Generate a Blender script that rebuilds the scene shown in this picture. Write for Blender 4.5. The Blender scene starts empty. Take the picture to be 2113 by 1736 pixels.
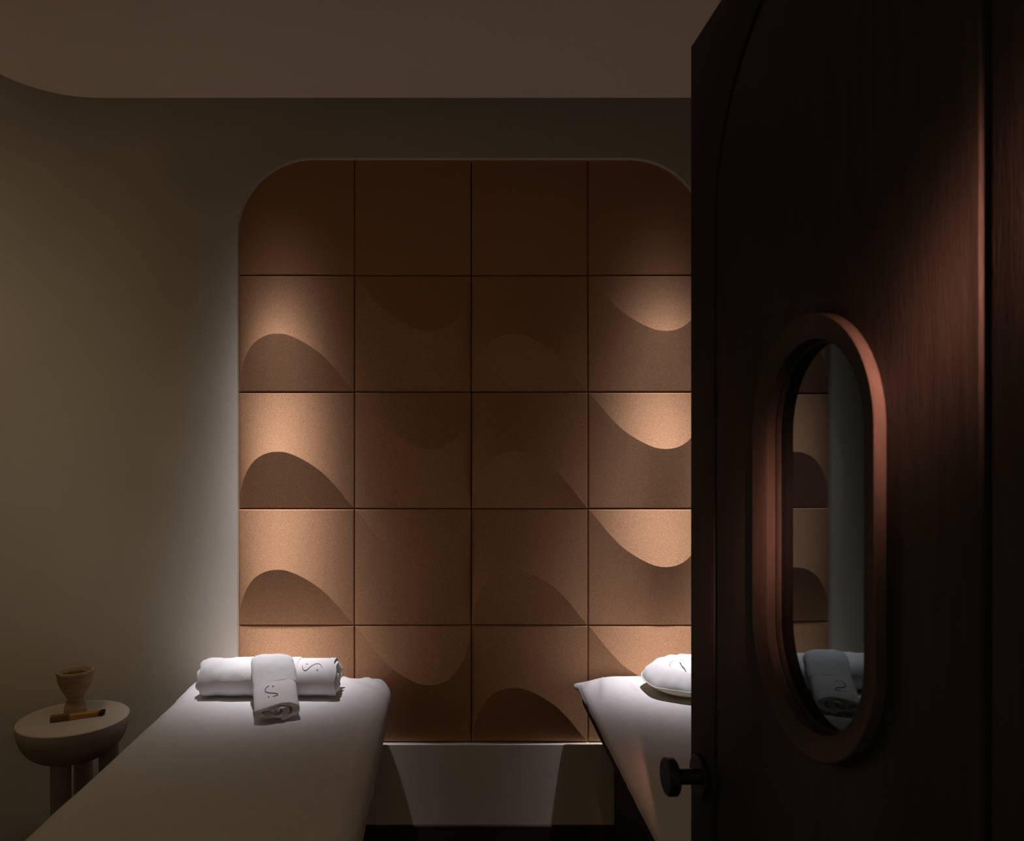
import bpy, bmesh, math, random
from mathutils import Vector, Matrix, noise
random.seed(7)
PI = math.pi
S = bpy.context.scene
COL = S.collection

# ------------------------------------------------------------------ camera
W, H = 2113.0, 1736.0
FPX, VX, VY = 1500.0, 930.0, 935.0
EYE = 1.60
cam = bpy.data.cameras.new('camera')
cam.sensor_width = 36.0
cam.sensor_fit = 'HORIZONTAL'
cam.lens = 36.0 * FPX / W
cam.shift_x = (W / 2 - VX) / W
cam.shift_y = (VY - H / 2) / W
cam.clip_start = 0.05
cam.dof.use_dof = True
cam.dof.focus_distance = 2.7
cam.dof.aperture_fstop = 8.0
co = bpy.data.objects.new('camera', cam)
co.location = (0, 0, EYE)
co.rotation_euler = (PI / 2, 0, 0)
COL.objects.link(co)
S.camera = co

# ------------------------------------------------------------------ world, exposure
wd = bpy.data.worlds.new('world')
wd.use_nodes = True
wd.node_tree.nodes['Background'].inputs[0].default_value = (1.0, 0.74, 0.45, 1)
wd.node_tree.nodes['Background'].inputs[1].default_value = 0.27
S.world = wd
S.view_settings.view_transform = 'Standard'
S.view_settings.look = 'None'
S.view_settings.exposure = 0.0
S.view_settings.gamma = 1.0
S.view_settings.use_curve_mapping = False

# ------------------------------------------------------------------ lamps
def spot(name, loc, target, power, cone, blend, color, radius=0.02):
    l = bpy.data.lights.new(name, 'SPOT')
    l.energy = power
    l.spot_size = math.radians(cone)
    l.spot_blend = blend
    l.color = color
    l.shadow_soft_size = radius
    o = bpy.data.objects.new(name, l)
    o.location = loc
    d = Vector(target) - Vector(loc)
    o.rotation_euler = d.to_track_quat('-Z', 'Y').to_euler()
    COL.objects.link(o)
    return o

def optic(o, sigma, tail, tail_sigma):
    """beam distribution of a spot lamp: soft core and weak field, by angle from the lamp's own axis"""
    l = o.data
    l.use_nodes = True
    nt = l.node_tree
    em = nt.nodes['Emission']
    tc = nt.nodes.new('ShaderNodeTexCoord')
    sx = nt.nodes.new('ShaderNodeSeparateXYZ')
    nt.links.new(tc.outputs['Normal'], sx.inputs[0])
    def math_node(op, a, b=None):
        n = nt.nodes.new('ShaderNodeMath')
        n.operation = op
        for k, v in enumerate((a, b)):
            if v is None:
                continue
            if isinstance(v, (int, float)):
                n.inputs[k].default_value = v
            else:
                nt.links.new(v, n.inputs[k])
        return n.outputs[0]
    c = math_node('ABSOLUTE', sx.outputs[2])
    q = math_node('SUBTRACT', 1.0, c)
    def gauss(sg, w):
        k = -2.0 / math.radians(sg) ** 2
        return math_node('MULTIPLY', math_node('POWER', math.e, math_node('MULTIPLY', q, k)), w)
    nt.links.new(math_node('ADD', gauss(sigma, 1.0), gauss(tail_sigma, tail)), em.inputs['Strength'])
    return o

COOL = (0.98, 0.94, 1.00)
WARM = (1.0, 0.79, 0.46)
# two downlights in the ceiling slot over the heads of the beds
for bx in (-0.70, 0.88):
    optic(spot('downlight_or_fill', (bx, 2.68, 3.10), (bx, 2.945, 0.7), 510, 150, 0.3, COOL), 7.1, 0.12, 11.5)
# weak wash in the slot along the left wall
optic(spot('downlight_or_fill', (-1.62, 2.00, 3.05), (-1.58, 2.62, 0.9), 22, 150, 0.3, WARM, 0.16), 24, 0.1, 50)
# two warm fill spots added over the foot ends, without fixtures
optic(spot('downlight_or_fill', (-0.65, 1.25, 2.85), (-0.65, 1.25, 0.5), 8, 150, 0.3, WARM, 0.05), 24, 0.1, 50)
optic(spot('downlight_or_fill', (0.95, 1.30, 2.85), (0.95, 1.30, 0.5), 7, 150, 0.3, WARM, 0.05), 24, 0.1, 50)
# accent in the corridor that spills on the open door
optic(spot('downlight_or_fill', (0.0, -1.05, 2.95), (0.425, 0.70, 1.67), 1750, 30, 0.5, (1.0, 0.38, 0.28)), 1.9, 0.0, 10)

# ------------------------------------------------------------------ materials
def rgb(h):
    h = h.lstrip('#')
    c = [int(h[i:i + 2], 16) / 255 for i in (0, 2, 4)]
    return tuple((x / 12.92 if x <= 0.04045 else ((x + 0.055) / 1.055) ** 2.4) for x in c) + (1,)

def material(name, base, rough=0.6, spec=0.3, var=None, scale=40, bump=0.0, bscale=300, stretch=(1, 1, 1), detail=4, sheen=0.0, pits=None):
    m = bpy.data.materials.new(name)
    m.use_nodes = True
    nt = m.node_tree
    b = nt.nodes['Principled BSDF']
    b.inputs['Base Color'].default_value = base
    b.inputs['Roughness'].default_value = rough
    b.inputs['Specular IOR Level'].default_value = spec
    if sheen:
        b.inputs['Sheen Weight'].default_value = sheen
    tc = nt.nodes.new('ShaderNodeTexCoord')
    mp = nt.nodes.new('ShaderNodeMapping')
    mp.inputs['Scale'].default_value = stretch
    nt.links.new(tc.outputs['Object'], mp.inputs['Vector'])
    last = None
    if var is not None:
        n = nt.nodes.new('ShaderNodeTexNoise')
        n.inputs['Scale'].default_value = scale
        n.inputs['Detail'].default_value = detail
        nt.links.new(mp.outputs[0], n.inputs['Vector'])
        r = nt.nodes.new('ShaderNodeValToRGB')
        r.color_ramp.elements[0].position = 0.3
        r.color_ramp.elements[1].position = 0.7
        r.color_ramp.elements[0].color = base
        r.color_ramp.elements[1].color = var
        nt.links.new(n.outputs['Fac'], r.inputs[0])
        last = r.outputs[0]
    if pits:
        v = nt.nodes.new('ShaderNodeTexNoise')
        v.inputs['Scale'].default_value = pits[1]
        v.inputs['Detail'].default_value = 3
        nt.links.new(mp.outputs[0], v.inputs['Vector'])
        r2 = nt.nodes.new('ShaderNodeValToRGB')
        r2.color_ramp.elements[0].position = 0.64
        r2.color_ramp.elements[1].position = 0.70
        r2.color_ramp.elements[0].color = (0, 0, 0, 1)
        r2.color_ramp.elements[1].color = (1, 1, 1, 1)
        nt.links.new(v.outputs['Fac'], r2.inputs[0])
        mx = nt.nodes.new('ShaderNodeMix')
        mx.data_type = 'RGBA'
        nt.links.new(r2.outputs[0], mx.inputs[0])
        mx.inputs[6].default_value = base
        if last is not None:
            nt.links.new(last, mx.inputs[6])
        mx.inputs[7].default_value = pits[0]
        last = mx.outputs[2]
    if last is not None:
        nt.links.new(last, b.inputs['Base Color'])
    if bump:
        n = nt.nodes.new('ShaderNodeTexNoise')
        n.inputs['Scale'].default_value = bscale
        n.inputs['Detail'].default_value = 3
        nt.links.new(mp.outputs[0], n.inputs['Vector'])
        bp = nt.nodes.new('ShaderNodeBump')
        bp.inputs['Strength'].default_value = bump
        bp.inputs['Distance'].default_value = 0.003
        nt.links.new(n.outputs['Fac'], bp.inputs['Height'])
        nt.links.new(bp.outputs[0], b.inputs['Normal'])
    return m

M = {}
M['plaster'] = material('plaster', (0.67, 0.61, 0.52, 1), 0.9, 0.1, (0.71, 0.65, 0.555, 1), 3, 0.32, 420)
M['ceiling'] = material('ceiling_paint', (0.83, 0.745, 0.63, 1), 0.9, 0.1)
M['felt'] = material('felt', (0.37, 0.190, 0.098, 1), 0.95, 0.05, (0.66, 0.375, 0.215, 1), 380, 0.16, 420, detail=2)
M['backing'] = material('backing', (0.02, 0.014, 0.01, 1), 0.9, 0.1)
M['sheet'] = material('cotton_sheet', (0.62, 0.61, 0.61, 1), 0.85, 0.1, (0.585, 0.575, 0.575, 1), 30, 0.06, 900)
M['terry'] = material('terry', (0.80, 0.80, 0.80, 1), 1.0, 0.0, (0.70, 0.70, 0.70, 1), 420, 0.6, 620, sheen=0.2)
M['weave'] = material('weave', (0.80, 0.79, 0.79, 1), 0.9, 0.05, (0.76, 0.75, 0.75, 1), 200, 0.1, 900, stretch=(1, 6, 1))
M['thread'] = material('thread', (0.10, 0.10, 0.12, 1), 0.7, 0.2, (0.16, 0.16, 0.18, 1), 400)
M['cream'] = material('cream_fabric', (0.72, 0.64, 0.44, 1), 0.9, 0.1, (0.66, 0.58, 0.38, 1), 40, 0.1, 600)
M['dark_vinyl'] = material('dark_vinyl', (0.030, 0.024, 0.018, 1), 0.6, 0.3, (0.022, 0.017, 0.013, 1), 30, 0.05, 500)
M['door_wood'] = material('dark_stained_wood', (0.015, 0.014, 0.0115, 1), 0.55, 0.22, (0.025, 0.0225, 0.0185, 1), 8, 0.25, 40, stretch=(12, 12, 0.9), detail=6)
M['ring_wood'] = material('lit_stained_wood', (0.029, 0.026, 0.0215, 1), 0.5, 0.2, (0.040, 0.034, 0.028, 1), 10, 0.1, 60, stretch=(8, 8, 1))  # door wood lightened, so part of the rim's light sits in its colour
M['floor_wood'] = material('floor_wood', (0.035, 0.020, 0.014, 1), 0.45, 0.35, (0.060, 0.034, 0.022, 1), 6, 0.1, 50, stretch=(8, 1, 1))
M['base_wood'] = material('baseboard_wood', (0.035, 0.02, 0.016, 1), 0.5, 0.35, (0.05, 0.028, 0.02, 1), 8, 0.05, 60, stretch=(1, 8, 8))
M['glass'] = material('smoked_glass', (0.004, 0.006, 0.007, 1), 0.02, 0.62, (0.0045, 0.006, 0.007, 1), 2)
M['glass'].node_tree.nodes['Principled BSDF'].inputs['Specular Tint'].default_value = (0.72, 0.95, 1.0, 1)
M['black_metal'] = material('black_metal', (0.008, 0.008, 0.009, 1), 0.35, 0.5, (0.012, 0.012, 0.013, 1), 60)
M['stone'] = material('pale_stone', (0.46, 0.40, 0.33, 1), 0.75, 0.2, (0.50, 0.44, 0.37, 1), 12)
M['travertine'] = material('travertine', (0.36, 0.26, 0.165, 1), 0.8, 0.2, (0.47, 0.36, 0.24, 1), 14, 0.5, 120, stretch=(1, 1, 5), pits=((0.05, 0.03, 0.015, 1), 70))
M['ash'] = material('ash', (0.22, 0.13, 0.04, 1), 0.95, 0.1, (0.03, 0.02, 0.01, 1), 160, 0.8, 200)
M['amber_wood'] = material('amber_wood', (0.42, 0.19, 0.035, 1), 0.55, 0.35, (0.52, 0.27, 0.06, 1), 30, 0.1, 90, stretch=(1, 10, 10))
M['paper'] = material('brown_paper', (0.15, 0.095, 0.04, 1), 0.8, 0.2, (0.18, 0.115, 0.05, 1), 60)
M['char'] = material('charred_tip', (0.03, 0.024, 0.02, 1), 0.9, 0.1, (0.06, 0.045, 0.03, 1), 200)

# ------------------------------------------------------------------ helpers
def obj(name, bm, mat, parent=None, smooth=None, recalc=True):
    me = bpy.data.meshes.new(name)
    if recalc:
        bmesh.ops.recalc_face_normals(bm, faces=bm.faces)
    bm.to_mesh(me)
    bm.free()
    me.materials.append(M[mat])
    if smooth is not None:
        for p in me.polygons:
            p.use_smooth = True
        if smooth < 180:
            me.set_sharp_from_angle(angle=math.radians(smooth))
    o = bpy.data.objects.new(name, me)
    COL.objects.link(o)
    if parent:
        o.parent = parent
    return o

def thing(name, label, cat, loc=(0, 0, 0), rotz=0, group=None):
    o = bpy.data.objects.new(name, None)
    o.empty_display_size = 0.1
    COL.objects.link(o)
    o.location = loc
    o.rotation_euler = (0, 0, rotz)
    o['label'] = label
    o['category'] = cat
    if group:
        o['group'] = group
    return o

def tag(o, label, cat, group=None):
    o['label'] = label
    o['category'] = cat
    if group:
        o['group'] = group
    return o

def struct(o, label=None, cat=None):
    o['kind'] = 'structure'
    if label:
        o['label'] = label
    if cat:
        o['category'] = cat
    return o

def add_box(bm, x0, x1, y0, y1, z0, z1, bev=0.0, seg=2):
    r = bmesh.ops.create_cube(bm, size=1)
    vs = r['verts']
    for v in vs:
        v.co = Vector(((x0 + x1) / 2 + v.co.x * (x1 - x0), (y0 + y1) / 2 + v.co.y * (y1 - y0), (z0 + z1) / 2 + v.co.z * (z1 - z0)))
    if bev:
        es = {e for v in vs for e in v.link_edges}
        bmesh.ops.bevel(bm, geom=list(es), offset=bev, segments=seg, affect='EDGES', profile=0.5)

def add_lathe(bm, prof, n=48, center=(0, 0), wob=None):
    rings = []
    for (r, z) in prof:
        ring = []
        if r < 1e-6:
            ring = [bm.verts.new((center[0], center[1], z))]
        else:
            for k in range(n):
                a = 2 * PI * k / n
                rr = r if wob is None else r * wob(a, z)
                ring.append(bm.verts.new((center[0] + rr * math.cos(a), center[1] + rr * math.sin(a), z)))
        rings.append(ring)
    for a, b in zip(rings, rings[1:]):
        for k in range(n):
            p = a[k % len(a)], a[(k + 1) % n % len(a)], b[(k + 1) % n % len(b)], b[k % len(b)]
            q = []
            for v in p:
                if v not in q:
                    q.append(v)
            if len(q) > 2:
                bm.faces.new(q)

def add_tube(bm, p, q, r, n=24, bev=0.0):
    """closed cylinder from p to q with softened rims"""
    p, q = Vector(p), Vector(q)
    d = (q - p)
    L = d.length
    d.normalize()
    a = d.orthogonal().normalized()
    b = d.cross(a)
    prof = [(0, 0), (r - bev, 0), (r, bev), (r, L - bev), (r - bev, L), (0, L)] if bev else [(0, 0), (r, 0), (r, L), (0, L)]
    rings = []
    for (rr, h) in prof:
        if rr < 1e-6:
            rings.append([bm.verts.new(p + d * h)])
        else:
            rings.append([bm.verts.new(p + d * h + (a * math.cos(2 * PI * k / n) + b * math.sin(2 * PI * k / n)) * rr) for k in range(n)])
    for A, B in zip(rings, rings[1:]):
        for k in range(n):
            qv = []
            for v in (A[k % len(A)], A[(k + 1) % n % len(A)], B[(k + 1) % n % len(B)], B[k % len(B)]):
                if v not in qv:
                    qv.append(v)
            if len(qv) > 2:
                bm.faces.new(qv)

def plate(loops, thick, bevel=0.0):
    """filled 2D shape with holes (first loop outer), in XY, thickness along Z from 0 to thick -> bmesh"""
    cu = bpy.data.curves.new('plate', 'CURVE')
    cu.dimensions = '2D'
    cu.fill_mode = 'BOTH'
    cu.extrude = thick / 2 - bevel
    cu.bevel_depth = bevel
    cu.bevel_resolution = 1
    if bevel:
        cu.offset = -bevel
    for lp in loops:
        sp = cu.splines.new('POLY')
        sp.points.add(len(lp) - 1)
        for pt, (x, y) in zip(sp.points, lp):
            pt.co = (x, y, 0, 1)
        sp.use_cyclic_u = True
    t = bpy.data.objects.new('plate', cu)
    COL.objects.link(t)
    dg = bpy.context.evaluated_depsgraph_get()
    me = bpy.data.meshes.new_from_object(t.evaluated_get(dg))
    bm = bmesh.new()
    bm.from_mesh(me)
    bpy.data.objects.remove(t)
    bpy.data.curves.remove(cu)
    bpy.data.meshes.remove(me)
    bmesh.ops.remove_doubles(bm, verts=bm.verts, dist=1e-5)
    bmesh.ops.translate(bm, verts=bm.verts, vec=(0, 0, thick / 2))
    return bm

def xform(bm, f):
    for v in bm.verts:
        v.co = Vector(f(*v.co))

def arc(cx, cy, r, a0, a1, n):
    return [(cx + r * math.cos(math.radians(a0 + (a1 - a0) * k / n)), cy + r * math.sin(math.radians(a0 + (a1 - a0) * k / n))) for k in range(n + 1)]

def ribbon(path, z0, z1, thick):
    """wall along a plan path; thickness on the left-hand normal side"""
    bm = bmesh.new()
    n = len(path)
    offs = []
    for i in range(n):
        a = Vector(path[max(i - 1, 0)])
        b = Vector(path[min(i + 1, n - 1)])
        d = (b - a).normalized()
        nrm = Vector((-d.y, d.x))
        offs.append(Vector(path[i]) + nrm * thick)
    rows = []
    for i in range(n):
        p, q = path[i], offs[i]
        rows.append([bm.verts.new((p[0], p[1], z0)), bm.verts.new((p[0], p[1], z1)), bm.verts.new((q.x, q.y, z1)), bm.verts.new((q.x, q.y, z0))])
    for a, b in zip(rows, rows[1:]):
        for k in range(4):
            bm.faces.new((a[k], a[(k + 1) % 4], b[(k + 1) % 4], b[k]))
    bm.faces.new(rows[0])
    bm.faces.new(rows[-1][::-1])
    return bm

# ================================================================== SETTING
XC = 0.086                    # middle of the room
DW = 3.0                      # back wall plane
TOP = 3.30
WL, WR = -1.907, 2 * XC + 1.907
RC = 0.61                     # rounded room corners
BX0, BX1 = WL + RC, WR - RC

# --- floor
bm = bmesh.new()
add_box(bm, WL - 0.1, WR + 0.1, -2.4, 3.15, -0.08, 0.0)
struct(obj('floor', bm, 'floor_wood'), 'dark brown wooden floor under the beds', 'floor')

# --- back wall with the arched niche
NX0, NX1, NZ0, NZ1, NR = -0.881, 1.055, 0.394, 2.818, 0.315
hole = [(NX0, NZ0), (NX1, NZ0)] + arc(NX1 - NR, NZ1 - NR, NR, 0, 90, 24) + arc(NX0 + NR, NZ1 - NR, NR, 90, 180, 24)
bm = plate([[(BX0, 0.0), (BX1, 0.0), (BX1, TOP), (BX0, TOP)], hole], 0.05)
xform(bm, lambda x, y, z: (x, DW + z, y))
wall_back = struct(obj('wall_back', bm, 'plaster', smooth=20), 'plaster back wall with an arched niche of wavy brown panels', 'wall')
bm = bmesh.new()
add_box(bm, NX0 - 0.1, NX1 + 0.1, DW + 0.0505, DW + 0.08, NZ0 - 0.1, NZ1 + 0.1)
obj('niche_back', bm, 'backing', wall_back)

# --- wave tiles in the niche
P = 0.4852
TX0, TZ0 = -0.8845, 0.3977
KZ = 0.155
CURVE = [(0, 0), (0.006, 0.085), (0.021, 0.168), (0.056, 0.27), (0.11, 0.366), (0.173, 0.431), (0.256, 0.474), (0.348, 0.488),
         (0.446, 0.476), (0.567, 0.422), (0.687, 0.345), (0.765, 0.277), (0.864, 0.168), (0.925, 0.088), (0.982, 0.02), (1, 0)]

def catmull(pts, m):
    out = []
    n = len(pts)
    for i in range(n - 1):
        p0 = pts[max(i - 1, 0)]
        p1, p2 = pts[i], pts[i + 1]
        p3 = pts[min(i + 2, n - 1)]
        for k in range(m):
            t = k / m
            out.append(tuple(0.5 * (2 * p1[j] + (p2[j] - p0[j]) * t + (2 * p0[j] - 5 * p1[j] + 4 * p2[j] - p3[j]) * t * t + (3 * p1[j] - p0[j] - 3 * p2[j] + p3[j]) * t ** 3) for j in range(len(p1))))
    out.append(tuple(pts[-1]))
    return out

def tile_mesh(KZ):
    """one S-creased panel, centred on its own middle; x across, z up, -y towards the room"""
    bm = bmesh.new()
    g = 0.0016                                  # half joint
    ch = 0.0045                                 # chamfer
    s = P - 2 * g - 2 * ch
    cv = catmull(CURVE, 3)
    NL, NU = 5, 7
    cols = []
    for (x, yc) in cv:
        yc = max(yc, 0.0)
        col = []
        for k in range(NL + 1):
            y = yc * k / NL
            col.append((x, y, KZ * y * s))
        for k in range(1, NU + 1):
            y = yc + (1 - yc) * k / NU
            col.append((x, y, KZ * yc * s * (1 - y) / (1 - yc)))
        cols.append(col)
    V = []
    for i, col in enumerate(cols):
        row = []
        for (x, y, z) in col:
            row.append(bm.verts.new(((x - 0.5) * s, -z, (y - 0.5) * s)))
        V.append(row)
    crease = []
    for i in range(len(V) - 1):
        for k in range(NL + NU):
            a, b, c, d = V[i][k], V[i + 1][k], V[i + 1][k + 1], V[i][k + 1]
            try:
                bm.faces.new((a, b, c, d))
            except ValueError:
                pass
        crease.append((V[i][NL], V[i + 1][NL]))
    bmesh.ops.remove_doubles(bm, verts=bm.verts, dist=1e-6)
    bmesh.ops.dissolve_degenerate(bm, edges=bm.edges, dist=1e-6)
    bound = [e for e in bm.edges if e.is_boundary]
    h = s / 2
    def skirt(edges, grow, y):
        r = bmesh.ops.extrude_edge_only(bm, edges=edges)
        nv = [v for v in r['geom'] if isinstance(v, bmesh.types.BMVert)]
        for v in nv:
            if abs(v.co.x) > grow[0] - 1e-4:
                v.co.x = math.copysign(grow[1], v.co.x)
            if abs(v.co.z) > grow[0] - 1e-4:
                v.co.z = math.copysign(grow[1], v.co.z)
            v.co.y = y
        return [e for e in r['geom'] if isinstance(e, bmesh.types.BMEdge)]
    e1 = skirt(bound, (h, h + ch), ch)
    skirt(e1, (h + ch, h + ch), 0.026)
    bmesh.ops.recalc_face_normals(bm, faces=bm.faces)
    me = bpy.data.meshes.new('tile')
    bm.to_mesh(me)
    bm.free()
    # normals must face the room
    me.materials.append(M['felt'])
    for p in me.polygons:
        p.use_smooth = True
    me.set_sharp_from_angle(angle=math.radians(5))
    return me

tm = tile_mesh(0.170)
tm_flat = tile_mesh(0.0)
for row in range(5):
    for c in range(4):
        o = bpy.data.objects.new('tile', tm_flat if row == 4 else tm)
        COL.objects.link(o)
        o.parent = wall_back
        o.location = (TX0 + (c + 0.5) * P + random.uniform(-.0006, .0006), DW + 0.0243 + random.uniform(-.0007, .0007), TZ0 + (row + 0.5) * P)
        o.rotation_euler = (0, PI if c % 2 else 0, 0)

# --- side walls with rounded corners, front wall with the doorway
FY = 0.470
pl = [(BX0, DW)] + arc(BX0, DW - RC, RC, 90, 180, 24)[1:] + [(WL, FY - 0.1)]
struct(obj('wall_left', ribbon(pl, 0, TOP, -0.08), 'plaster', smooth=30), 'plain plaster left wall curving into the back wall', 'wall')
pr = [(BX1, DW)] + arc(BX1, DW - RC, RC, 90, 0, 24)[1:] + [(WR, FY - 0.1)]
struct(obj('wall_right', ribbon(pr, 0, TOP, 0.08), 'plaster', smooth=30), 'plain plaster right wall behind the door', 'wall')
OX0, OX1, OZ = -0.345, 0.475, 2.30
bm = plate([[(WL, 0), (OX0, 0), (OX0, OZ), (OX1, OZ), (OX1, 0), (WR, 0), (WR, TOP), (WL, TOP)]], 0.1)
xform(bm, lambda x, y, z: (x, FY - z, y))
struct(obj('wall_front', bm, 'plaster'), 'front wall with the doorway the camera looks through', 'wall')

# --- dropped ceiling with rounded corners, open slot along the walls
CZ, CY, CR, CX0 = 2.851, 2.56, 0.263, -1.5085
CX1 = 2 * XC - CX0
lp = [(CX0, FY)] + [(CX1, FY)] + arc(CX1 - CR, CY - CR, CR, 0, 90, 20) + arc(CX0 + CR, CY - CR, CR, 90, 180, 20)
bm = plate([lp], 0.10)
xform(bm, lambda x, y, z: (x, y, CZ + z))
ceil = struct(obj('ceiling', bm, 'ceiling', smooth=30), 'plain dropped ceiling with rounded corners', 'ceiling')
bm = bmesh.new()
add_box(bm, WL - 0.08, WR + 0.08, FY - 0.1, DW + 0.08, TOP, TOP + 0.06)
obj('slot_lid', bm, 'plaster', ceil)
bm = bmesh.new()
for hx in (-1.0, 0.1, 1.2):
    add_box(bm, hx - 0.02, hx + 0.02, 1.2, 1.24, CZ + 0.1, TOP)
obj('hanger', bm, 'black_metal', ceil)

# --- baseboard
bm = bmesh.new()
add_box(bm, BX0, BX1, DW - 0.012, DW, 0, 0.066, 0.002, 1)
struct(obj('baseboard_back', bm, 'base_wood'), 'low dark baseboard along the back wall', 'baseboard')

# ================================================================== DOOR
DELTA = 0.030
C0 = 0.444
HU, FU = 0.475, 1.233          # hinge edge and free edge, distance along the door
DT = 0.045                     # leaf thickness
DZ = EYE + 1.551 * C0          # top
door = bpy.data.objects.new('door_1', None)
COL.objects.link(door)
door.location = (C0, 0, 0)
door.rotation_euler = (0, 0, math.atan(DELTA))
struct(door, 'dark stained wooden door standing open with an oval window', 'door')
# local: y along the door (distance), x through the thickness (+x away from the viewer's side), z up
GU0, GU1 = 1.308 * C0, 2.542 * C0
AR = (GU1 - GU0) / 2
AC = (GU0 + GU1) / 2
ASP = EYE + 0.80 * C0
GW = 0.013
def stadium(u, zt, zb, r, n=28):
    return arc(u, zt, r, 0, 180, n) + arc(u, zb, r, 180, 360, n)
OU, OZT, OZB = 0.840, EYE + 0.0255, EYE - 0.214
RO, RI, RG = 0.134, 0.1055, 0.1000
def arch(w0, w1, r, z0):
    return [(w0, z0), (w1, z0)] + arc(AC, ASP, r, 0, 180, 40)
def to_door(x0):
    return lambda a, b, t: (x0 + t, a, b)
# outer frame board (stiles and arch spandrel)
outer = [(HU, 0.012), (GU0 - GW / 2, 0.012)] + arc(AC, ASP, AR + GW / 2, 0, 180, 48)[::1]
fr = [(HU, 0.012)] + [(GU0 - GW / 2, 0.012)] + arc(AC, ASP, AR + GW / 2, 180, 0, 48) + [(GU1 + GW / 2, 0.012), (FU, 0.012), (FU, DZ), (HU, DZ)]
bm = plate([fr], DT, 0.0015)
xform(bm, to_door(0))
obj('door_frame', bm, 'door_wood', door, smooth=30)
# arched panel
pan = [(GU0 + GW / 2, 0.012), (GU1 - GW / 2, 0.012)] + arc(AC, ASP, AR - GW / 2, 0, 180, 48)
bm = plate([pan, stadium(OU, OZT, OZB, RO - 0.008)], DT, 0.0015)
xform(bm, to_door(0))
obj('door_panel', bm, 'door_wood', door, smooth=30)
# core that closes the groove
back = [(GU0 - 0.03, 0.014), (GU1 + 0.03, 0.014)] + arc(AC, ASP, AR + 0.03, 0, 180, 48)
inn = [(GU0 + 0.03, 0.02), (GU1 - 0.03, 0.02)] + arc(AC, ASP, AR - 0.03, 0, 180, 48)
bm = plate([[(GU0 - GW / 2, 0.013), (GU0 + GW / 2, 0.013)] + arc(AC, ASP, AR - GW / 2, 180, 0, 48)[::1] + [(GU1 - GW / 2, 0.013), (GU1 + GW / 2, 0.013)] + arc(AC, ASP, AR + GW / 2, 0, 180, 48)], 0.018)
xform(bm, to_door(0.024))
obj('groove_bed', bm, 'backing', door)
# oval ring around the window
def sweep(bm, prof, n=32):
    rings = []
    for (inset, x) in prof:
        rings.append([bm.verts.new((x, a, b)) for a, b in stadium(OU, OZT, OZB, RO - inset, n)])
    m = len(rings[0])
    for A, B in zip(rings, rings[1:] + rings[:1]):
        for k in range(m):
            bm.faces.new((A[k], A[(k + 1) % m], B[(k + 1) % m], B[k]))
bm = bmesh.new()
e = 0.0115
sweep(bm, [(0.0, 0.003), (0.0, -e + 0.0015), (0.0015, -e), (RO - RI - 0.001, -e + 0.0060), (RO - RI, -e + 0.0070), (RO - RI, 0.009), (RO - RI, 0.012), (0.009, 0.012), (0.009, 0.003)])
obj('window_ring', bm, 'ring_wood', door, smooth=40)
bm = bmesh.new()
sweep(bm, [(RO - RI, 0.0065), (RO - RG - 0.002, 0.0065), (RO - RG, 0.0085), (RO - RG, 0.012), (RO - RI, 0.012)])
obj('glazing_bead', bm, 'door_wood', door, smooth=40)
bm = plate([stadium(OU, OZT, OZB, RI - 0.001)], 0.006)
xform(bm, to_door(0.0125))
gp = obj('glass_pane', bm, 'glass', door)
gp['label'] = 'dark smoked glass pane'
# knob
KU, KZ_ = 1.185, EYE - 0.527
bm = bmesh.new()
add_tube(bm, (0.0, KU, KZ_), (-0.008, KU, KZ_), 0.034, 40, 0.002)
obj('rosette', bm, 'black_metal', door, smooth=40)
bm = bmesh.new()
add_tube(bm, (-0.007, KU, KZ_), (-0.046, KU, KZ_), 0.0125, 32, 0.001)
obj('knob_stem', bm, 'black_metal', door, smooth=40)
bm = bmesh.new()
add_tube(bm, (-0.042, KU, KZ_), (-0.060, KU, KZ_), 0.030, 48, 0.003)
obj('door_knob', bm, 'black_metal', door, smooth=40)

# ================================================================== MASSAGE TABLES
BZ = 0.691
def soft_axis(a, hw, R):
    s = 1 if a >= 0 else -1
    a = abs(a)
    fl = hw - R
    if a <= fl:
        return s * a, 0.0
    al = a - fl
    if al <= R * PI / 2:
        t = al / R
        return s * (fl + R * math.sin(t)), R * (1 - math.cos(t))
    return s * hw, R + al - R * PI / 2

def folds(x, y, lines):
    z = 0
    for (ax, ay, bx, by, h, w) in lines:
        p, a, b = Vector((x, y)), Vector((ax, ay)), Vector((bx, by))
        d = b - a
        t = max(0, min(1, (p - a).dot(d) / d.length_squared))
        q = a + d * t
        dist = (p - q).length
        side = d.x * (p.y - q.y) - d.y * (p.x - q.x)
        f = math.exp(-(dist / w) ** 2) * math.sin(PI * (0.12 + 0.85 * t)) ** 0.7
        z += 2.3 * h * f * (1.0 if side > 0 else 0.45)
    return z

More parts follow.
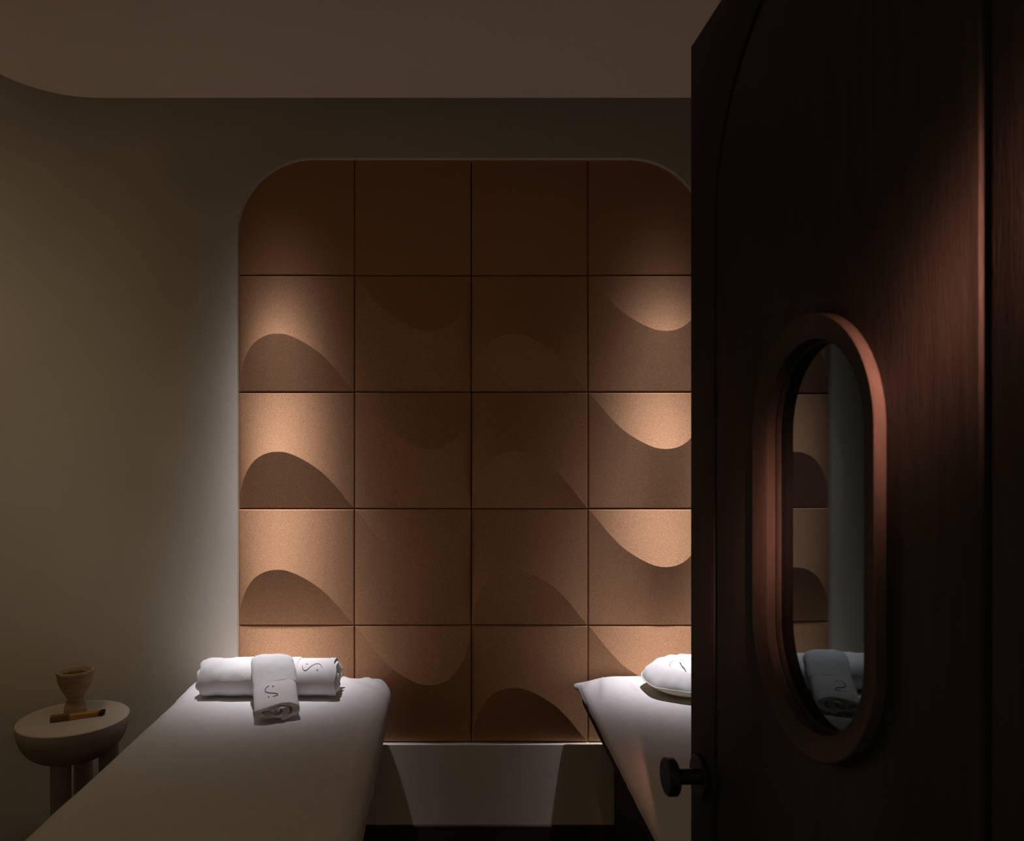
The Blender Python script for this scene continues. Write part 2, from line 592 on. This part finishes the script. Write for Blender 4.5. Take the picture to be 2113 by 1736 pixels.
def sheet(cx, y0, y1, hw, R, drop, corner, lines, lean, flare=0.0, seed=0, sag=0.0):
    """fitted sheet: soft-edged slab skin, rounded in plan; y1 is the head end"""
    bm = bmesh.new()
    hy = (y1 - y0) / 2
    cy = (y0 + y1) / 2
    La = hw - R + R * PI / 2 + drop
    Lb = hy - R + R * PI / 2 + drop
    def axis(L, flat, step_in, n_edge):
        pts = []
        n1 = int(flat * 2 / step_in)
        for k in range(n1 + 1):
            pts.append(-flat + 2 * flat * k / n1)
        ed = [flat + (L - flat) * k / n_edge for k in range(1, n_edge + 1)]
        return [-e_ for e_ in reversed(ed)] + pts + ed
    A = axis(La, hw - R, 0.007, 12)
    B = axis(Lb, hy - R, 0.008, 12)
    V = []
    for b in B:
        row = []
        py, dzb = soft_axis(b, hy, R)
        for a in A:
            px, dza = soft_axis(a, hw, R)
            x, y = px, py
            # rounded plan corner
            u, v = (abs(px) - (hw - corner)) / corner, (abs(py) - (hy - corner)) / corner
            if u > 0 and v > 0:
                uu, vv = u * math.sqrt(1 - v * v / 2), v * math.sqrt(1 - u * u / 2)
                x = math.copysign(hw - corner + corner * uu, px)
                y = math.copysign(hy - corner + corner * vv, py)
            dz = max(dza, dzb) if min(dza, dzb) < 1e-5 else min((dza ** 3 + dzb ** 3) ** (1 / 3), R + drop)
            if flare:
                # pulled-out corner of the cloth at the head
                dd = math.hypot(abs(px) - hw, py - hy)
                if px < 0:
                    k = math.exp(-(dd / 0.035) ** 2)
                    x -= flare * k
                    y += 0.3 * flare * k
                    k2 = math.exp(-(dd / 0.085) ** 2)
                    dz = dz * (1 - 0.4 * k) + 0.030 * k2
            wx, wy = x, y + cy
            z = -dz
            n1 = noise.noise(Vector((wx * 5 + seed, wy * 4, seed))) * 0.0022 + noise.noise(Vector((wx * 22 + seed, wy * 13, seed + 3))) * 0.0011
            z += n1 * (1 if dz < 0.01 else 0.3)
            z += folds(x, y - hy, lines)
            if dz > 0.02:
                w = noise.noise(Vector((wx * 9 + seed * 2, wy * 9, 2.0))) * 0.006
                x += math.copysign(w, px) if abs(px) > hw * 0.9 else 0
                y += w if abs(py) > hy * 0.9 else 0
            row.append(bm.verts.new((x + lean * (y + cy - y1), y, z)))
        V.append(row)
    for i in range(len(B) - 1):
        for j in range(len(A) - 1):
            bm.faces.new((V[i][j], V[i][j + 1], V[i + 1][j + 1], V[i + 1][j]))
    return bm, cx, cy

def finish_sheet(bm, cx, cy, label, seed):
    o = obj('bed_sheet', bm, 'sheet', smooth=180)
    o.location = (cx, cy, BZ)
    tag(o, label, 'sheet')
    return o

def massage_table(cx, y0, y1, hw, zt, label, lean, inset=0.02):
    t = thing('massage_table', label, 'massage table', (cx, (y0 + y1) / 2, 0), lean)
    hy = (y1 - y0) / 2
    mx, my0, my1, mr = hw - inset, -hy + 0.02, hy - 0.045, 0.10
    bm = plate([arc(-mx + mr, my0 + mr, mr, 180, 270, 8) + arc(mx - mr, my0 + mr, mr, 270, 360, 8) + arc(mx - mr, my1 - mr, mr, 0, 90, 8) + arc(-mx + mr, my1 - mr, mr, 90, 180, 8)], 0.056, 0.010)
    xform(bm, lambda x, y, z: (x, y, zt - 0.074 + z))
    obj('mattress', bm, 'dark_vinyl', t, smooth=40)
    bm = bmesh.new()
    add_box(bm, -hw + 0.034, hw - 0.034, -hy + 0.06, hy - 0.10, zt - 0.11, zt - 0.070, 0.006, 2)
    obj('table_frame', bm, 'dark_vinyl', t, smooth=40)
    bm = bmesh.new()
    add_box(bm, -hw + 0.13, hw - 0.13, -hy + 0.14, hy - 0.14, 0.0, zt - 0.11, 0.004, 1)
    obj('pedestal', bm, 'dark_vinyl', t, smooth=40)
    return t

# left bed
LBX, LHW = -0.6385, 0.4015
massage_table(LBX + 0.005, 1.00, 2.975, LHW, BZ - 0.002, 'left dark massage table under a white sheet beside the round side table', 0.005)
left_lines = [(-0.33, -0.060, 0.31, -0.064, 0.0030, 0.009),
              (0.20, -0.055, 0.345, -0.20, 0.0060, 0.013),
              (0.29, -0.05, 0.37, -0.13, 0.0045, 0.011),
              (0.10, -0.07, 0.24, -0.15, 0.0030, 0.020),
              (-0.375, -0.17, -0.28, -0.05, 0.008, 0.018),
              (-0.385, -0.24, -0.31, -0.13, 0.004, 0.014)]
bm, cx, cy = sheet(LBX, 0.98, 2.978, LHW, 0.060, 0.040, 0.100, left_lines, -0.005, seed=1)
finish_sheet(bm, cx, cy, 'white sheet over the left massage table, with rolled towels on its head end', 1)
# right bed
RBX, RHW = 0.9045, 0.3975
massage_table(RBX - 0.0103, 1.27, 2.965, RHW, BZ - 0.002, 'right dark massage table behind the open door, under a white sheet', -0.012, 0.008)
right_lines = [(-0.37, -0.050, 0.37, -0.050, 0.0034, 0.008),
               (-0.295, -0.055, -0.350, -0.30, 0.0075, 0.014),
               (-0.350, -0.06, -0.375, -0.16, 0.0050, 0.009),
               (-0.15, -0.07, 0.00, -0.36, 0.0050, 0.028),
               (-0.20, -0.07, -0.19, -0.26, 0.0045, 0.018),
               (-0.09, -0.07, -0.06, -0.22, 0.0040, 0.016)]
bm, cx, cy = sheet(RBX, 1.26, 2.975, RHW, 0.022, 0.004, 0.030, right_lines, 0.012, flare=0.010, seed=5)
finish_sheet(bm, cx, cy, 'white sheet over the right massage table with a pulled-out corner, under the face cushion', 5)

# ================================================================== TOWELS
def spiral(turns, th, rx, rz, n_per=44, start=-60.0):
    """closed outline of a rolled cloth layer: list of (outer, inner) pairs in the unit section scaled by rx, rz"""
    out = []
    N = int(turns * n_per)
    for k in range(N + 1):
        a = math.radians(start) + 2 * PI * k / n_per
        f = 1 - (k / n_per) * th
        f = max(f, 0.03)
        fi = max(f - th * 0.80, 0.012)
        ca, sa = math.cos(a), math.sin(a)
        # slightly squared section, flat on its bottom
        sq = 1.0 / (abs(ca) ** 2.4 + abs(sa) ** 2.4) ** (1 / 2.4)
        out.append(((f * rx * ca * sq, f * rz * sa * sq), (fi * rx * ca * sq, fi * rz * sa * sq)))
    return out

def roll_segment(frames, sec, jitter0=0.0, jitter1=0.0, scale=None, lump=0.0, seed=0):
    """loft a spiral section along frames = [(origin, axis_u, axis_v, tangent)]"""
    bm = bmesh.new()
    rows = []
    nf = len(frames)
    for i, (o, u, v, t) in enumerate(frames):
        sc = 1 if scale is None else scale[i]
        so, si = [], []
        for k, (po, pi) in enumerate(sec):
            j = 0
            if i == 0:
                j = jitter0 * (noise.noise(Vector((k * 0.19, seed, 0.5))) + 0.5 * math.sin(k * 0.24))
            if i == nf - 1:
                j = jitter1 * (noise.noise(Vector((k * 0.19, seed, 4.5))) + 0.5 * math.sin(k * 0.24))
            l = 1
            p = o + u * po[0] * sc + v * po[1] * sc + t * j
            if lump:
                d = noise.noise(p * 16 + Vector((seed, 0, 0))) * lump + noise.noise(p * 45 + Vector((seed, 7, 0))) * lump * 0.35
                nn = (u * po[0] + v * po[1]).normalized()
                p = p + nn * d
            so.append(bm.verts.new(p))
            si.append(bm.verts.new(o + u * pi[0] * sc + v * pi[1] * sc + t * j))
        rows.append((so, si))
    n = len(sec)
    for (a, ai), (b, bi) in zip(rows, rows[1:]):
        for k in range(n - 1):
            bm.faces.new((a[k], a[k + 1], b[k + 1], b[k]))
            bm.faces.new((ai[k], bi[k], bi[k + 1], ai[k + 1]))
        bm.faces.new((a[0], b[0], bi[0], ai[0]))
        bm.faces.new((a[n - 1], ai[n - 1], bi[n - 1], b[n - 1]))
    for (a, ai), flip in ((rows[0], 1), (rows[-1], 0)):
        for k in range(n - 1):
            f = (a[k], a[k + 1], ai[k + 1], ai[k])
            bm.faces.new(f if flip else f[::-1])
    return bm

def stroke(bm, pts, nrm, width, lift, taper=True):
    """flat raised stitched stroke along pts on a surface with normals nrm"""
    n = len(pts)
    prev = None
    for i in range(n):
        p, q = pts[max(i - 1, 0)], pts[min(i + 1, n - 1)]
        d = (q - p).normalized()
        s = d.cross(nrm[i]).normalized()
        w = width * (0.55 + 0.45 * math.sin(PI * i / (n - 1))) if taper else width
        c = pts[i] + nrm[i] * lift
        b = pts[i] - nrm[i] * 0.004
        ring = [bm.verts.new(b + s * w), bm.verts.new(c + s * w * 0.7), bm.verts.new(c - s * w * 0.7), bm.verts.new(b - s * w)]
        if prev:
            for k in range(4):
                bm.faces.new((prev[k], prev[(k + 1) % 4], ring[(k + 1) % 4], ring[k]))
        else:
            bm.faces.new(ring)
        prev = ring
    bm.faces.new(prev[::-1])

def dot(bm, p, nr, r, lift):
    a = nr.orthogonal().normalized()
    b = nr.cross(a)
    base = [bm.verts.new(p - nr * 0.004 + (a * math.cos(t) + b * math.sin(t)) * r) for t in [2 * PI * k / 12 for k in range(12)]]
    top = [bm.verts.new(p + nr * lift + (a * math.cos(t) + b * math.sin(t)) * r * 0.7) for t in [2 * PI * k / 12 for k in range(12)]]
    for k in range(12):
        bm.faces.new((base[k], base[(k + 1) % 12], top[(k + 1) % 12], top[k]))
    bm.faces.new(top)
    bm.faces.new(base[::-1])

# --- bath towel roll
RY = 2.738
ra, rb = 0.0828, 0.0688
XL, XB, XH, XR = -0.9315, -0.567, -0.4554, -0.4264
roll = thing('bath_towel', 'long white bath towel rolled up, lying across the head of the left bed', 'towel', (-0.67, RY, BZ))
U, Vv, T = Vector((0, -1, 0)), Vector((0, 0, 1)), Vector((1, 0, 0))
def roll_frames(x0, x1, n):
    fr_ = []
    for k in range(n + 1):
        x = x0 + (x1 - x0) * k / n
        fr_.append((Vector((x + 0.67, 0, rb + 0.001)), U, Vv, T))
    return fr_
sec = spiral(4.4, 0.17, ra, rb)
def end_scale(n, s0, m):
    return [s0 + (1 - s0) * min(1, (k / m)) ** 0.5 for k in range(n + 1)]
bm = roll_segment(roll_frames(XL, XB, 44), sec, 0.010, 0.0, end_scale(44, 0.86, 3), 0.0050, 3)
obj('terry_roll', bm, 'terry', roll, smooth=50)
sec2 = spiral(4.4, 0.17, ra - 0.0022, rb - 0.0022)
bm = roll_segment(roll_frames(XB, XH, 10), sec2, 0.0, 0.0, None, 0.0004, 3)
band = obj('woven_band', bm, 'weave', roll, smooth=50)
band['label'] = 'smooth woven band with a stitched monogram'
sec3 = spiral(4.4, 0.17, ra - 0.0006, rb - 0.0006)
bm = roll_segment(roll_frames(XH, XR, 4), sec3, 0.0, 0.012, None, 0.0012, 3)
obj('hem', bm, 'weave', roll, smooth=50)
def roll_pt(x, ang):
    ca, sa = math.cos(ang), math.sin(ang)
    sq = 1.0 / (abs(ca) ** 2.4 + abs(sa) ** 2.4) ** (1 / 2.4)
    f = 1 - (math.degrees(ang) + 60) / 360 * 0.17      # the wrap winds inwards
    return Vector((x + 0.67, -(ra - 0.0022) * ca * sq * f, (rb - 0.0022) * sa * sq * f + rb + 0.001))
def roll_surf(x, ang, lift=0.0):
    p, q = roll_pt(x, ang), roll_pt(x, ang + 0.02)
    t = (q - p).normalized()
    n = Vector((0, t.z, -t.y))
    if n.dot(Vector((0, p.y, p.z - rb))) < 0:
        n = -n
    return p + n * lift, n
bm = bmesh.new()
LCX, LCA = -0.5113, math.radians(48)
def rl(a, b):            # a along the roll, b up around it, in hundredths of the mark
    return roll_surf(LCX + a * 3.97e-4, LCA + b * 0.0068, 0.0006)
R_PTS = catmull([(-90, 8), (-88, -8), (-70, -29), (-46, -27), (-20, -5), (5, 15), (30, 27), (58, 27), (80, 12), (90, -9)], 6)
pn = [rl(a, b) for a, b in R_PTS]
stroke(bm, [p for p, n in pn], [n for p, n in pn], 0.0016, 0.0006)
for (a, b) in ((-55, 25), (52, -28)):
    p, n = rl(a, b)
    dot(bm, p, n, 0.0034, 0.0007)
obj('monogram', bm, 'thread', band)

# --- hand towel leaning over the roll
hand = thing('hand_towel', 'small white hand towel rolled flat, leaning over the long rolled towel', 'towel', (-0.62, 2.535, BZ))
HO = Vector((-0.62, 2.535, BZ))
path = catmull([(-0.6748, 2.7117, 0.7906), (-0.6686, 2.6972, 0.8196), (-0.6603, 2.6641, 0.8351), (-0.65, 2.6289, 0.8196), (-0.6334, 2.5772, 0.7782), (-0.6106, 2.5099, 0.7389), (-0.5931, 2.4529, 0.7259)], 8)
path = [Vector(p) for p in path]
hf = []
for i, p in enumerate(path):
    t = (path[min(i + 1, len(path) - 1)] - path[max(i - 1, 0)]).normalized()
    u = Vector((1, 0, 0))
    u = (u - t * u.dot(t)).normalized()
    v = t.cross(u)
    if v.z < 0:
        v = -v
    hf.append((p - HO, u, v, t))
NP = len(hf)
wid = [0.0475 + 0.0435 * min(1, (i / 10.0)) ** 0.55 for i in range(NP)]
secH = spiral(2.3, 0.36, 1.0, 0.36, 60, -75.0)
def hs(i0, i1, dscale):
    return hf[i0:i1 + 1], [wid[i] * dscale for i in range(i0, i1 + 1)]
i_band, i_hem = int(NP * 0.68), int(NP * 0.88)
f_, s_ = hs(0, i_band, 1.0)
bm = roll_segment(f_, secH, 0.004, 0.0, s_, 0.0055, 11)
obj('terry_roll', bm, 'terry', hand, smooth=50)
f_, s_ = hs(i_band, i_hem, 0.975)
bm = roll_segment(f_, secH, 0, 0, s_, 0.0005, 11)
hb = obj('woven_band', bm, 'weave', hand, smooth=50)
hb['label'] = 'smooth woven band with a stitched monogram'
f_, s_ = hs(i_hem, NP - 1, 0.99)
bm = roll_segment(f_, secH, 0, 0.014, s_, 0.0030, 11)
obj('hem', bm, 'weave', hand, smooth=50)
def hand_surf(fi, w):
    """point on the upper face: fi fractional frame index, w across in metres"""
    i = int(fi)
    k = fi - i
    o = hf[i][0].lerp(hf[i + 1][0], k)
    u, v, t = hf[i][1], hf[i][2], hf[i][3]
    sc = (wid[i] * (1 - k) + wid[i + 1] * k) * 0.972
    lo, hi = math.radians(15), math.radians(165)
    for _ in range(40):
        a = (lo + hi) / 2
        ca, sa = math.cos(a), math.sin(a)
        sq = 1.0 / (abs(ca) ** 2.4 + abs(sa) ** 2.4) ** (1 / 2.4)
        f = 1 - (math.degrees(a) + 75) / 360 * 0.36
        x, z = f * ca * sq, 0.36 * f * sa * sq
        if x > w / sc:
            lo = a
        else:
            hi = a
    n = (v + u * (0.36 * abs(x) ** 1.4 * math.copysign(1, x))).normalized()
    return o + u * w + v * z * sc + n * 0.0010, n
bm = bmesh.new()
fc = (i_band + i_hem) / 2.0 - 0.6
def hl(a, b):
    return hand_surf(fc - b * 0.050, a * 3.5e-4 - 0.003)
H_PTS = catmull([(-15, 57), (-40, 50), (-57, 30), (-56, 15), (-40, 2), (0, -13), (40, -26), (54, -38), (50, -50), (30, -56), (5, -58)], 6)
pn = [hl(a, b) for a, b in H_PTS]
stroke(bm, [p for p, n in pn], [n for p, n in pn], 0.0022, 0.0006)
for (a, b) in ((22, 44), (-32, -50)):
    p, n = hl(a, b)
    dot(bm, p, n, 0.0038, 0.0007)
obj('monogram', bm, 'thread', hb)

# ================================================================== FACE CUSHION
FCX, FCY = 0.909, 2.765
fc_ = thing('face_cushion', 'white covered face cushion with a cream base, on the head of the right bed', 'cushion', (FCX, FCY, BZ + 0.0125))
def ringmesh(bm, prof, n, fx):
    rings = []
    for k, (r, z) in enumerate(prof):
        ring = []
        if r < 1e-6:
            ring = [bm.verts.new(fx(0, 0, z, k))]
        else:
            for j in range(n):
                ring.append(bm.verts.new(fx(r, 2 * PI * j / n, z, k)))
        rings.append(ring)
    for a, b in zip(rings, rings[1:]):
        for j in range(n):
            q = []
            for v in (a[j % len(a)], a[(j + 1) % n % len(a)], b[(j + 1) % n % len(b)], b[j % len(b)]):
                if v not in q:
                    q.append(v)
            if len(q) > 2:
                bm.faces.new(q)
EX, EY = 1.035, 0.93
TILT = 0.13
def flat_fx(r, a, z, k):
    return (r * math.cos(a) * EX, r * math.sin(a) * EY, z)
bm = bmesh.new()
ringmesh(bm, [(0, 0.004), (0.09, 0.001), (0.125, 0.003), (0.146, 0.014), (0.152, 0.028), (0.148, 0.044), (0.13, 0.058), (0.10, 0.064), (0.06, 0.062), (0, 0.06)], 56, flat_fx)
obj('cushion_base', bm, 'cream', fc_, smooth=180)
bm = bmesh.new()
def cover_fx(r, a, z, k):
    w = 0
    if k >= 6:
        hemw = 0.5 + 0.5 * math.sin(a * 3 + 0.9)
        lift = (k - 5) / 4.0
        z = z + lift * (0.016 * hemw - 0.004 + 0.010 * max(0, math.cos(a - PI)) ** 3)
        r = r + 0.004 * lift * math.sin(a * 7 + 1.0) + 0.006 * max(0, math.cos(a - PI * 0.98)) ** 8 * lift
    z += noise.noise(Vector((math.cos(a) * r * 26, math.sin(a) * r * 26, 5))) * 0.004
    # puckers radiating near the hem
    z += 0.0022 * math.sin(a * 17 + 2 * noise.noise(Vector((math.cos(a) * 2, math.sin(a) * 2, 0)))) * (1 if 4 <= k <= 7 else 0)
    z += TILT * r * math.sin(a) * EY * min(1, max(0, (z - 0.02) / 0.08))
    return (r * math.cos(a) * EX, r * math.sin(a) * EY, z)
ringmesh(bm, [(0.068, 0.071), (0.071, 0.083), (0.078, 0.090), (0.098, 0.093), (0.117, 0.088), (0.135, 0.079), (0.150, 0.064), (0.159, 0.050), (0.163, 0.036), (0.1635, 0.026)], 96, cover_fx)
obj('cushion_cover', bm, 'sheet', fc_, smooth=180)
bm = bmesh.new()
def piping_fx(a):
    return Vector(cover_fx(0.1645, a, 0.026, 9))
rings = []
for j in range(96):
    a = 2 * PI * j / 96
    p = piping_fx(a)
    rad = Vector((p.x, p.y, 0)).normalized()
    rings.append([bm.verts.new(p + rad * 0.0022 * math.cos(t) + Vector((0, 0, 0.0022 * math.sin(t)))) for t in [2 * PI * q / 8 for q in range(8)]])
for j in range(96):
    A, B = rings[j], rings[(j + 1) % 96]
    for q in range(8):
        bm.faces.new((A[q], A[(q + 1) % 8], B[(q + 1) % 8], B[q]))
obj('piping', bm, 'sheet', fc_, smooth=180)
# slit flap over the face hole: two overlapping cloth halves
for side in (-1, 1):
    bm = bmesh.new()
    N = 18
    rows = []
    for i in range(N + 1):
        t = i / N
        a = (-PI / 2 + PI * t)
        ox, oy = 0.0715 * math.cos(a) * side, 0.0715 * math.sin(a) * EY
        row = []
        for k in range(7):
            s = k / 6
            x = ox * (1 - s) - (0.012 if side > 0 else -0.002) * s * 0 + (-0.018) * s + (0.008 * side * -1) * s
            y = oy
            z = 0.0805 + TILT * oy - 0.004 * s * (1 - (oy / 0.0645) ** 2) + (0.009 if side > 0 else 0.0) * s * (1 - (oy / 0.0645) ** 2) + 0.002 * math.sin(oy * 130 + s * 4)
            row.append(bm.verts.new((x, y, z)))
        rows.append(row)
    for A, B in zip(rows, rows[1:]):
        for k in range(6):
            bm.faces.new((A[k], A[k + 1], B[k + 1], B[k]))
    bmesh.ops.remove_doubles(bm, verts=bm.verts, dist=1e-5)
    obj('face_flap', bm, 'sheet', fc_, smooth=180)

# ================================================================== SIDE TABLE WITH CUP AND STICKS
TBX, TBY, TBZ, TR = -1.395, 2.690, EYE - 0.978, 0.190
st = thing('side_table', 'small round stone side table with a bowl-shaped body on three thick legs', 'side table', (TBX, TBY, 0))
bm = bmesh.new()
prof = [(0, TBZ), (TR - 0.003, TBZ), (TR, TBZ - 0.003)]
for k in range(1, 15):
    t = k / 14 * PI / 2
    prof.append((0.075 + (TR - 0.075) * math.cos(t) ** 0.85 if k < 14 else 0.075, TBZ - 0.004 - 0.135 * math.sin(t)))
prof.append((0, TBZ - 0.139))
add_lathe(bm, prof, 72)
obj('table_top', bm, 'stone', st, smooth=35)
for (ang, r_) in ((-88, 0.095), (98, 0.100), (4, 0.126)):
    a = math.radians(ang)
    bm = bmesh.new()
    rr = 0.034
    lx, ly = r_ * math.cos(a), r_ * math.sin(a)
    add_tube(bm, (lx, ly, 0), (lx, ly, TBZ - 0.075), rr, 32, 0.003)
    obj('leg', bm, 'stone', st, smooth=40)

cup = thing('stone_cup', 'beige pitted stone goblet standing on the round side table', 'cup', (-1.420, 2.750, TBZ))
bm = bmesh.new()
oprof = [(0, 0), (0.034, 0), (0.038, 0.003), (0.0385, 0.012), (0.036, 0.025), (0.0315, 0.036), (0.0295, 0.041), (0.0272, 0.0435), (0.0265, 0.048), (0.0285, 0.050), (0.0295, 0.056), (0.0350, 0.066), (0.0435, 0.080), (0.0515, 0.096), (0.0575, 0.112), (0.0615, 0.128), (0.0632, 0.142), (0.0655, 0.147), (0.0665, 0.152), (0.065, 0.157), (0.061, 0.158), (0.057, 0.155), (0.054, 0.147), (0.046, 0.128), (0.036, 0.113), (0.02, 0.104), (0, 0.102)]
add_lathe(bm, oprof, 64, wob=lambda a, z: 1 + 0.006 * math.sin(2 * a + 9 * z) + 0.008 * noise.noise(Vector((math.cos(a) * 2, math.sin(a) * 2, z * 70))))
obj('goblet', bm, 'travertine', cup, smooth=50)
bm = bmesh.new()
aprof = [(0.0505, 0.1395), (0.046, 0.1405), (0.030, 0.143), (0.012, 0.147), (0, 0.148)]
add_lathe(bm, aprof, 40, wob=lambda a, z: 1 + 0.10 * noise.noise(Vector((math.cos(a) * 3, math.sin(a) * 3, z * 200))))
for v in bm.verts:
    v.co.z += 0.005 * noise.noise(v.co * 90)
ash = obj('ash', bm, 'ash', cup, smooth=180)
ash['label'] = 'brown ash inside the goblet'

# bundle of sticks
p0, p1 = Vector((-1.4535, 2.640, TBZ)), Vector((-1.290, 2.712, TBZ))
dirv = (p1 - p0)
SL = dirv.length
sk = thing('stick_bundle', 'short bundle of amber wooden sticks wrapped at one end, lying in front of the goblet', 'sticks', tuple(p0), math.atan2(dirv.y, dirv.x))
def stick(y, z, x0, x1, w, h, rot, char=True):
    bm = bmesh.new()
    add_box(bm, x0, x1, y - w / 2, y + w / 2, z, z + h, 0.001, 1)
    bmesh.ops.rotate(bm, verts=bm.verts, cent=(SL * .35, y, z), matrix=Matrix.Rotation(rot, 3, 'Z'))
    o = obj('stick', bm, 'amber_wood', sk)
    if char:
        bm = bmesh.new()
        add_box(bm, x1 - 0.0005, x1 + 0.016, y - w / 2 - 0.0004, y + w / 2 + 0.0004, z + 0.0004, z + h + 0.0006, 0.0012, 1)
        bmesh.ops.rotate(bm, verts=bm.verts, cent=(SL * .35, y, z), matrix=Matrix.Rotation(rot, 3, 'Z'))
        obj('charred_tip', bm, 'char', o)
stick(-0.0055, 0.0015, 0.004, SL - 0.022, 0.0085, 0.008, 0.008)
stick(0.0050, 0.0015, 0.004, SL - 0.016, 0.0085, 0.008, 0.0)
stick(-0.0050, 0.0105, 0.004, SL - 0.020, 0.0085, 0.008, -0.012)
stick(0.0055, 0.0105, 0.004, SL - 0.014, 0.0085, 0.009, 0.006)
bm = bmesh.new()
add_box(bm, -0.001, 0.062, -0.0128, 0.0128, 0.0006, 0.0218, 0.0025, 2)
pb = obj('paper_wrap', bm, 'paper', sk, smooth=40)
pb['label'] = 'brown paper wrap'
